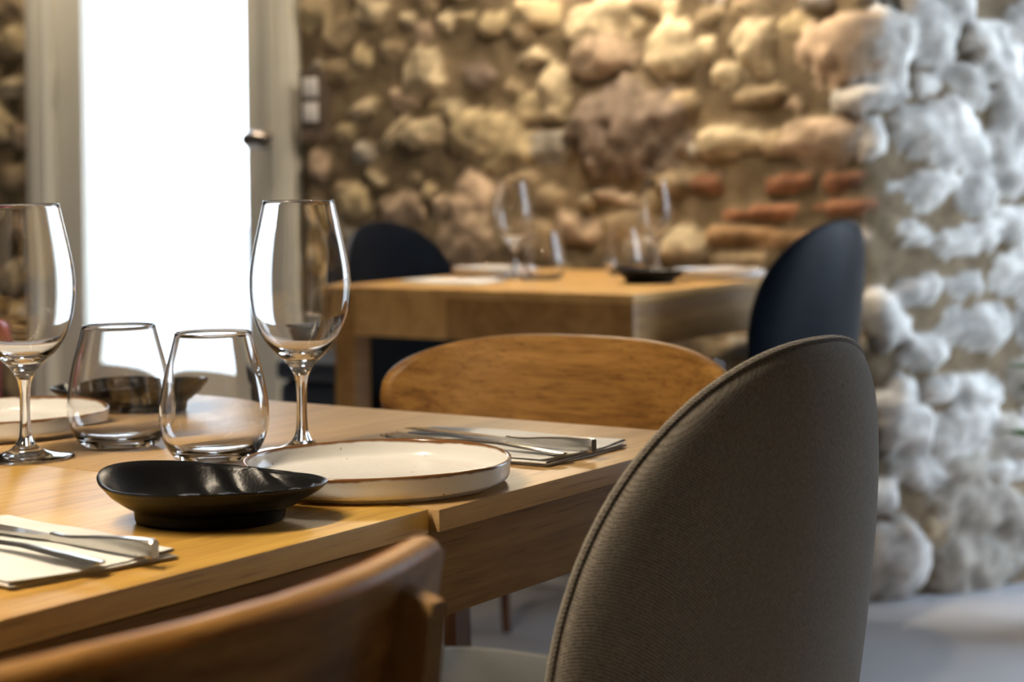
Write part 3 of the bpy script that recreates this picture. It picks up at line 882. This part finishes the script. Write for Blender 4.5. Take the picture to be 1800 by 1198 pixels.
def wood_chair(loc, rz, label, zc=.744, hw=.226, k=1.0, k2=2.0, e1=.72, e2=.78, px=.166, pm='leg_brown'):
    """bent plywood backrest on two splayed rear posts, padded pale seat; faces local +y"""
    r = empty('dining_chair', loc, rz, label, 'chair', None)
    hh, th = .066, .0105
    y0 = -.20
    tilt = .20
    # rounded-oblong board bent about the vertical
    N = 72
    rim = []
    for i in range(N):
        a = 2 * math.pi * i / N
        ca, sa = math.cos(a), math.sin(a)
        rim.append((hw * abs(ca) ** e1 * (1 if ca >= 0 else -1), hh * abs(sa) ** e2 * (1 if sa >= 0 else -1)))
    def pos(x, dz, off):
        y = y0 - dz * tilt + k * x * x + k2 * max(0, abs(x) - .12) ** 2
        dy = 2 * k * x + 2 * k2 * max(0, abs(x) - .12) * (1 if x > 0 else -1)
        n = Vector((dy, -1, -tilt)).normalized()
        return Vector((x, y, zc + dz)) + n * off
    bm = bmesh.new()
    rings = []
    fine = [.02, .15, .3, .45, .6, .72, .82, .90, .95]
    for f in fine: rings.append([pos(x * f, z * f, th) for x, z in rim])
    for a in (90, 60, 30, 0, -30, -60, -90):
        inset = 1 - .0095 * (1 - math.cos(R(a))) / hh
        ix = 1 - .0095 * (1 - math.cos(R(a))) / hw
        rings.append([pos(x * ix, z * inset, th * math.sin(R(a))) for x, z in rim])
    for f in reversed(fine): rings.append([pos(x * f, z * f, -th) for x, z in rim])
    ring_loft(bm, rings)
    obj('backrest', bm, MAT['beech'], r, angle=70)
    for sx in (-1, 1):
        bm = bmesh.new()                        # rear post, from the floor to its bevelled top behind the backrest
        def post_ring(x, y, z, wx, wy, dz=0):
            return [(x - wx, y - wy, z - dz), (x + wx, y - wy, z - dz), (x + wx, y + wy, z + dz), (x - wx, y + wy, z + dz)]
        xa = sx * px
        yp = y0 + k * px * px + k2 * max(0, px - .12) ** 2 - th - .0135
        ring_loft(bm, [post_ring(sx * .200, -.270, 0, .007, .008), post_ring(sx * .195, -.232, .25, .0088, .011), post_ring(sx * .180, -.205, .44, .0095, .0145),
                       post_ring(xa, yp + .012, .68, .0080, .0135), post_ring(xa, yp - .004, zc + .046, .0068, .0125, .003), post_ring(xa, yp - .0045, zc + .0485, .0052, .0108, .003)])
        obj('rear_leg', bm, MAT[pm], r)
        bm = bmesh.new()
        ring_loft(bm, [post_ring(sx * .210, .130, 0, .010, .010), post_ring(sx * .190, .112, .43, .016, .016)])
        obj('front_leg', bm, MAT[pm], r)
    bm = bmesh.new()
    for (x0, x1, ya, yb) in ((-.18, .18, -.225, -.205), (-.18, .18, .102, .120)): box(bm, x0, x1, ya, yb, .385, .425, .002)
    for sx in (-1, 1): box(bm, sx * .19 - .009, sx * .19 + .009, -.20, .102, .385, .425, .002)
    obj('seat_frame', bm, MAT[pm], r)
    bm = bmesh.new()
    rings = []
    for zz, f in ((.425, .96), (.432, 1.0), (.445, 1.0), (.453, .96), (.456, .85), (.4565, .4)):
        rings.append([(.222 * f * abs(math.cos(a)) ** .55 * (1 if math.cos(a) > 0 else -1), .000 + (.140 if math.sin(a) > 0 else .205) * f * abs(math.sin(a)) ** .55 * (1 if math.sin(a) > 0 else -1), zz) for a in [2 * math.pi * i / 48 for i in range(48)]])
    ring_loft(bm, rings)
    o = obj('seat', bm, MAT['cream_seat'], r); o['label'] = 'pale cream padded seat'
    return r

near_table()
far_table()

def face(v):                                     # z rotation that turns local +y towards direction v
    return math.atan2(v.y, v.x) - math.pi / 2

# grey chair on the near side of the leaf: back panel centre (z=.5) at (s,t)=(.1006,-.1935), turned a little
rz = face(V) - .0309
c = W(.0940, -.1900) + Matrix.Rotation(rz, 3, 'Z') @ Vector((0, .22, 0))
shell_chair('upholstered_chair', MAT['grey_fabric'], MAT['grey_piping'], c, rz, 'taupe grey woven upholstered chair with piped edge, pushed up to the near table')
shell_chair('upholstered_chair', MAT['navy'], MAT['navy'], W(2.455, 1.085), face(V), 'dark navy shell chair at the far table, seen from behind, window light on its top', zt=.884, w0=.245, wt=.250, piping=False)
shell_chair('upholstered_chair', MAT['navy'], MAT['navy'], W(2.45, 1.705), face(-V), 'dark navy shell chair on the door side of the far table, facing the room', zt=.876, w0=.22, wt=.225, piping=False)
wood_chair(W(-.484, -.070), face(V) + .034, 'wooden chair in the foreground, curved backrest seen from behind beside the long table edge', .7464, .2199, 1.589, 0, .65, .40, .098, 'beech_post')
wood_chair(W(.465, .290), face(-U), 'wooden chair at the leaf end of the near table, wide flat backrest facing the room')

# ------------------------------------------------------------------ glasses
def wine_glass(loc, label, group):
    r = empty('wine_glass', loc, 0, label, 'wine glass', group)
    outer = smooth_curve([(.0065, .0685), (.0095, .0745), (.0145, .0805), (.0215, .0870), (.0290, .0950), (.0352, .1050), (.0405, .1190), (.0432, .1340), (.0439, .1480), (.0430, .1620), (.0398, .1800), (.0352, .2010), (.0312, .2193)], 5)
    inner = smooth_curve([(.0300, .2193), (.0340, .2010), (.0386, .1800), (.0418, .1620), (.0427, .1480), (.0420, .1340), (.0393, .1190), (.0338, .1055), (.0270, .0962), (.0190, .0900), (.0100, .0868), (.0, .0860)], 5)
    rim = [(.0310, .2199), (.0306, .2201), (.0302, .2199)]
    bm = bmesh.new(); lathe(bm, outer + rim + inner, 72); obj('bowl', bm, MAT['glass'], r, angle=80)
    stem = smooth_curve([(.0090, .0120), (.0062, .0175), (.0050, .0270), (.0045, .0400), (.0046, .0540), (.0053, .0625), (.0065, .0685)], 5)
    bm = bmesh.new(); lathe(bm, stem, 32); obj('stem', bm, MAT['glass'], r, angle=80)
    foot = [(0, .0006), (.036, .0006), (.0405, .0), (.0415, .0010)] + smooth_curve([(.0410, .0019), (.034, .0031), (.024, .0045), (.0155, .0072), (.0090, .0120)], 5)
    bm = bmesh.new(); lathe(bm, foot, 72); obj('foot', bm, MAT['glass'], r, angle=80)
    return r

def tumbler(loc, label, group):
    r = empty('stemless_tumbler', loc, 0, label, 'tumbler', group)
    outer = [(0, .0016), (.010, .0014), (.019, .0008), (.024, 0)] + smooth_curve([(.0290, .0006), (.0350, .0040), (.0412, .0135), (.0455, .0250), (.0468, .0350), (.0458, .0500), (.0420, .0720), (.0365, .0930), (.0325, .1086)], 5)
    inner = smooth_curve([(.0313, .1086), (.0353, .0930), (.0408, .0720), (.0446, .0500), (.0456, .0350), (.0444, .0252), (.0400, .0152), (.0325, .0088), (.0225, .0055), (.0115, .0039), (.0, .0034)], 5)
    bm = bmesh.new(); lathe(bm, outer + [(.0323, .1091), (.0319, .1093), (.0315, .1091)] + inner, 72)
    obj('glass_body', bm, MAT['glass'], r, angle=80)
    return r

def plate(loc, label, group):
    r = empty('dinner_plate', loc, random.Random(label).uniform(0, 6), label, 'plate', group)
    Rr = .1042
    prof = [(0, .0012), (.080, .0012), (.083, 0), (.0905, 0), (.0925, .0006), (.0935, .0022), (.0945, .0034)] + smooth_curve([(.0985, .0040), (.1014, .0052), (.1027, .0080), (.1033, .0140), (Rr, .0196)], 4)
    prof += [(Rr - .0004, .0206), (Rr - .0014, .0210), (Rr - .0025, .0206)] + smooth_curve([(Rr - .0032, .0196), (Rr - .0048, .0120), (Rr - .0085, .0072), (.084, .0056), (.06, .0050), (.03, .0050), (0, .0052)], 4)
    def wob(p, a):
        k = 1 + .004 * math.sin(2 * a + .4) + .002 * math.sin(5 * a)
        return Vector((p.x * k, p.y * k, p.z + (.0006 * math.sin(3 * a) if p.z > .015 else 0)))
    bm = bmesh.new(); lathe(bm, prof, 128, fn=wob); obj('plate_body', bm, MAT['plate'], r, angle=60)
    return r

def shell_bowl(loc, rz, label, group):
    """oval black bowl on a foot with an uneven lip and diagonal ripples inside"""
    r = empty('black_bowl', loc, rz, label, 'bowl', group)
    ex, ey = 1.0, .80
    def ripple(p):
        d = p.x * .80 + p.y * .60
        w = math.sin(d * 2 * math.pi / .024 + 14 * p.y)
        m = 1 / (1 + math.exp(-(p.x + .012) / .010))
        return .0030 * w * m
    def shape(inside):
        def fn(p, a):
            rr = math.hypot(p.x, p.y)
            f = rr / .081
            lip = max(0, (p.z - .008) / .022)
            z = p.z * .955 + lip * (-.0030 * math.cos(a) + .0010 * math.cos(a - 2.27) + .0020 * math.cos(2 * (a - 2.44)) + .0006 * math.sin(3 * a))
            k = 1 + lip * (.022 * math.sin(3 * a + .7) + .012 * math.sin(5 * a)) 
            q = Vector((p.x * k * ex, p.y * k * (ey + .2 * max(0, .6 - f)), z))
            if inside:
                q.z += ripple(q) * min(1, f * 1.5) * (1 if f < .93 else .3)
            else:
                q.x *= 1 + .004 * math.sin(z * 700); q.y *= 1 + .004 * math.sin(z * 700)
            return q
        return fn
    bm = bmesh.new()
    out = [(0, .002), (.046, .002), (.049, 0), (.0518, .0005), (.0526, .003), (.0534, .0085)] + smooth_curve([(.0555, .0105), (.061, .0132), (.068, .0175), (.0755, .0235), (.0805, .0285)], 5) + [(.0814, .0300), (.0808, .0310)]
    inn = smooth_curve([(.0790, .0306), (.0750, .0280), (.0680, .0215), (.0600, .0155), (.048, .0110), (.034, .0090), (.018, .0084)], 6) + [(.006, .0083), (0, .0083)]
    N = 112
    f_out, f_in = shape(False), shape(True)
    k = len(out)
    prof = out + inn
    cnt = [0]
    def fn(p, a):
        i = cnt[0] // N
        cnt[0] += 1
        return (f_in if i >= k - 1 else f_out)(p, a)   # the first pole point is not counted
    lathe(bm, prof, N, fn=fn)
    obj('bowl_body', bm, MAT['black_ceramic'], r, angle=70)
    return r

def napkin(loc, rz, wx, wy, label, group, seed=0):
    """folded linen: the fold runs along local y at x=0, open layers at x=wx"""
    r = empty('napkin', loc, rz, label, 'napkin', group)
    rs = random.Random(seed)
    lay = 4
    g = .00155
    prof = []
    # zigzag of four layers: folds alternate between both long edges, the uppermost fold a soft loop
    for k in range(lay):
        z = .0006 + k * g
        xs = [wx * i / 14 for i in range(15)]
        inset = (0, .003, .0012, .0)[k]
        row = [(min(max(x, .0015), wx - inset), z) for x in xs]
        if k % 2: row = row[::-1]
        prof += row
        if k < lay - 1:
            x = (wx + .0006) if k % 2 == 0 else -.0006
            prof.append((x, z + g / 2))
    ny = 22
    bm = bmesh.new()
    rows = []
    for j in range(ny + 1):
        y = wy * j / ny
        row = []
        for i, (x, z) in enumerate(prof):
            fx, fy = x / wx, j / ny
            lvl = z / (g * lay)
            zz = z + lvl * (.0010 * math.sin(fx * 5 + fy * 3 + seed) + .0022 * max(0, fx - .75) * 4 * (1 - fy) ** 2 + .0012 * math.sin(fy * 9 + seed * 2) * .5)
            row.append(bm.verts.new((x + .0012 * math.sin(fy * 7 + z * 900), y + .0016 * math.sin(fx * 6 + z * 1400 + seed), max(zz, .0005))))
        rows.append(row)
    for a, b in zip(rows, rows[1:]):
        for i in range(len(prof) - 1):
            bm.faces.new((a[i], a[i + 1], b[i + 1], b[i]))
    o = obj('folded_cloth', bm, MAT['linen'], r, angle=180)
    m = o.modifiers.new('thickness', 'SOLIDIFY'); m.thickness = .0011; m.offset = 0
    m = o.modifiers.new('soft', 'SUBSURF'); m.levels = 1; m.render_levels = 1
    return r

def knife(loc, rz, label, group):
    """local x from the handle end towards the tip, lying with its handle on edge"""
    r = empty('table_knife', loc, rz, label, 'knife', group)
    bm = bmesh.new()
    st = [(0, .0032, .0108), (.003, .0038, .0114), (.03, .0037, .0103), (.055, .0034, .0082), (.075, .0030, .0060), (.088, .0026, .0054), (.098, .0030, .0062)]
    rings = []
    for x, hw, h in st:
        b = min(.0012, hw * .4)
        rings.append([(x, -hw + b, 0), (x, hw - b, 0), (x, hw, b), (x, hw, h - b), (x, hw - b, h), (x, -hw + b, h), (x, -hw, h - b), (x, -hw, b)])
    ring_loft(bm, rings)
    obj('handle', bm, MAT['steel'], r, angle=35)
    bm = bmesh.new()
    rings = []
    for x, wl, wr, t in ((.0975, -.003, .003, .0030), (.108, -.006, .0055, .0022), (.14, -.0085, .0075, .0016), (.18, -.0095, .0075, .0014), (.205, -.0085, .006, .0012), (.220, -.003, .004, .0010), (.224, .0015, .003, .0008)):
        rings.append([(x, wl, .0022), (x, wr, .0022 - t * .2), (x, wr, .0022 + t), (x, wl, .0022 + t * .4)])
    ring_loft(bm, rings)
    obj('blade', bm, MAT['steel'], r, angle=30)
    return r

def fork(loc, rz, label, group):
    r = empty('table_fork', loc, rz, label, 'fork', group)
    def zc(x):                                   # side profile: the handle end touches, the neck arches up
        return .0016 + 0.0032 * math.sin(min(1, max(0, x / .145)) * math.pi) ** 1.3 - (0.0005 if x > .15 else 0) + .006 * max(0, (x - .15) / .05) ** 2 * .2
    bm = bmesh.new()
    rings = []
    for x, hw, t in ((0, .0055, .0011), (.004, .0085, .0013), (.03, .0078, .0013), (.07, .0052, .0014), (.105, .0032, .0016), (.125, .0034, .0016), (.138, .0075, .0013), (.148, .0112, .0011), (.156, .0118, .0010)):
        z = zc(x)
        rings.append([(x, -hw, z), (x, -hw * .4, z - t * .6), (x, hw * .4, z - t * .6), (x, hw, z), (x, hw * .4, z + t), (x, -hw * .4, z + t)])
    ring_loft(bm, rings)
    obj('handle', bm, MAT['steel'], r, angle=50)
    for i in range(4):
        y = -.0098 + i * .00653
        bm = bmesh.new()
        rings = []
        for x, w in ((.1555, .0021), (.175, .0018), (.19, .0016), (.202, .0010)):
            z = zc(x)
            rings.append([(x, y - w, z - .0007), (x, y + w, z - .0007), (x, y + w, z + .0007), (x, y - w, z + .0007)])
        ring_loft(bm, rings)
        obj('tine', bm, MAT['steel'], r, angle=30)
    return r

G_W, G_T, G_P, G_B = 'wine glasses set on the tables', 'stemless tumblers set on the tables', 'rimmed dinner plates', 'black oval bowls'
# near table
wine_glass(W(.159, .258, TOP), 'large wine glass behind the near dinner plate, in front of the door frame', G_W)
wine_glass(W(.019, .452, TOP), 'wine glass cut by the picture edge, standing before the cream plate across the near table', G_W)
tumbler(W(.095, .301, TOP), 'stemless tumbler on the near table just behind the black bowl', G_T)
tumbler(W(.110, .431, TOP), 'stemless tumbler on the near table, beside the bowl across the table', G_T)
plate(W(.066, .100, TOP), 'cream dinner plate with brown rim near the joint of the table leaf', G_P)
plate(W(.125, .612, TOP), 'cream dinner plate across the near table, behind the cut-off wine glass', G_P)
shell_bowl(W(-.113, .108, TOP), R(-2), 'black oval rippled bowl in the foreground of the near table', G_B)
shell_bowl(W(.299, .612, TOP), R(176), 'black oval bowl across the near table, behind the two tumblers', G_B)
napkin(W(.197, .030, TOP), ANG, .130, .205, 'white folded napkin on the extension leaf, right of the dinner plate', 'folded linen napkins', 1)
napkin(W(-.342, .052, TOP), ANG - R(10), .120, .20, 'white folded napkin at the long table edge, left of the black bowl', 'folded linen napkins', 2)
NT = TOP + .0068
knife(W(.250, .016, NT), ANG + R(90) - R(8), 'steel knife lying on the napkin upon the extension leaf', 'table knives')
fork(W(.219, .026, NT), ANG + R(90) - R(6), 'steel fork on the leaf napkin, tines showing behind the plate rim', 'table forks')
knife(W(-.252, .022, NT), ANG + R(90) - R(3), 'steel knife lying on the foreground napkin at the long table edge', 'table knives')
fork(W(-.287, .034, NT), ANG + R(90) - R(3), 'steel fork lying on the foreground napkin beside its knife', 'table forks')

# far table
wine_glass(W(2.398, 1.568, TOP), 'wine glass on the far table, nearer to the door', G_W)
wine_glass(W(2.70, 1.375, TOP), 'wine glass on the far table, nearer to the brick courses in the wall', G_W)
tumbler(W(2.386, 1.479, TOP), 'stemless tumbler on the far table beside the wine glass nearer to the door', G_T)
tumbler(W(2.60, 1.400, TOP), 'stemless tumbler on the far table behind the black bowl', G_T)
shell_bowl(W(2.382, 1.208, TOP), R(0), 'black oval bowl on the far table', G_B)
plate(W(2.60, 1.160, TOP), 'cream plate on the far table in front of the navy chair seen from behind', G_P)
plate(W(2.50, 1.690, TOP), 'cream plate on the far table in front of the navy chair facing the room', G_P)
napkin(W(2.17, 1.52, TOP), ANG, .12, .20, 'white folded napkin on the far table at the door end', 'folded linen napkins', 3)

# ------------------------------------------------------------------ things on the floor
def extinguisher(loc):
    r = empty('fire_extinguisher', loc, 0, 'dark red fire extinguisher standing on the floor at the picture edge beside the door', 'fire extinguisher')
    bm = bmesh.new(); lathe(bm, [(0, .0), (.07, .0), (.080, .008)] + [(.080, .02 + .02 * i) for i in range(22)] + smooth_curve([(.080, .47), (.076, .50), (.062, .53), (.04, .548), (.024, .556), (.022, .57)], 4) + [(0, .57)], 48)
    obj('cylinder', bm, MAT['red'], r, angle=60)
    bm = bmesh.new(); lathe(bm, [(0, .57), (.024, .57), (.024, .60), (.016, .605), (.016, .62), (0, .62)], 24)
    obj('valve', bm, MAT['pewter'], r)
    bm = bmesh.new(); box(bm, -.015, .10, -.012, .012, .622, .634, .004); box(bm, -.015, .085, -.010, .010, .600, .610, .003); obj('handle', bm, MAT['black_rubber'], r)
    bm = bmesh.new(); tube(bm, smooth_curve([(-.02, 0, .59), (-.07, 0, .58), (-.098, 0, .50), (-.096, 0, .35), (-.092, 0, .22)], 6), .009, 10); obj('hose', bm, MAT['black_rubber'], r)
    return r
extinguisher(W(2.62, 3.690))

def bin_box(loc, rz):
    r = empty('waste_bin', loc, rz, 'dark navy waste bin on the floor between the door and the far table', 'bin')
    bm = bmesh.new(); box(bm, -.11, .11, -.10, .10, 0, .48, .03, 4); obj('bin_body', bm, MAT['bin_navy'], r, angle=50)
    bm = bmesh.new(); box(bm, -.115, .115, -.105, .105, .48, .535, .02, 4); obj('bin_lid', bm, MAT['bin_navy'], r, angle=50)
    return r
bin_box(W(2.55, 2.22), ANG)

def plant(loc):
    r = empty('potted_plant', loc, 0, 'leafy green plant in a terracotta pot at the picture edge before the bright stone wall', 'plant')
    bm = bmesh.new(); lathe(bm, [(0, 0), (.10, 0), (.135, .24), (.15, .245), (.15, .30), (.135, .30), (.128, .26), (0, .26)], 40); obj('pot', bm, MAT['terracotta'], r, angle=40)
    bm = bmesh.new(); lathe(bm, [(0, .262), (.128, .262), (.127, .27), (0, .275)], 32); obj('soil', bm, MAT['soil'], r)
    rs = random.Random(5)
    bs, bl = bmesh.new(), bmesh.new()
    for i in range(16):
        a = rs.uniform(0, 6.28); sp = rs.uniform(.05, .20); h = rs.uniform(.40, .78)
        p = smooth_curve([(.03 * math.cos(a), .03 * math.sin(a), .26), (sp * .5 * math.cos(a), sp * .5 * math.sin(a), .26 + (h - .26) * .6), (sp * math.cos(a), sp * math.sin(a), h)], 5)
        tube(bs, p, .004, 6)
        for j in range(3, len(p), 1):
            b = a + rs.uniform(-1.9, 1.9)
            d = Vector((math.cos(b), math.sin(b), rs.uniform(-.1, .6))).normalized()
            n = d.cross(Vector((0, 0, 1))).normalized()
            L = rs.uniform(.06, .11); wd = L * .28
            o = Vector(p[j]); up = n.cross(d)
            l = [o, o + d * L * .35 + n * wd + up * .006, o + d * L * .7 + n * wd * .8, o + d * L - up * .012, o + d * L * .7 - n * wd * .8, o + d * L * .35 - n * wd + up * .006]
            m1, m2 = o + d * L * .35 - up * .003, o + d * L * .7 - up * .006
            vs = [bl.verts.new(q) for q in l + [m1, m2]]
            for f in ((0, 1, 6), (1, 2, 7, 6), (2, 3, 7), (3, 4, 7), (4, 5, 6, 7), (5, 0, 6)): bl.faces.new([vs[q] for q in f])
    obj('stems', bs, MAT['leaf'], r)
    o = obj('foliage', bl, MAT['leaf'], r)
    o.modifiers.new('thickness', 'SOLIDIFY').thickness = .0008
    return r
plant((1.235, 3.95, 0))
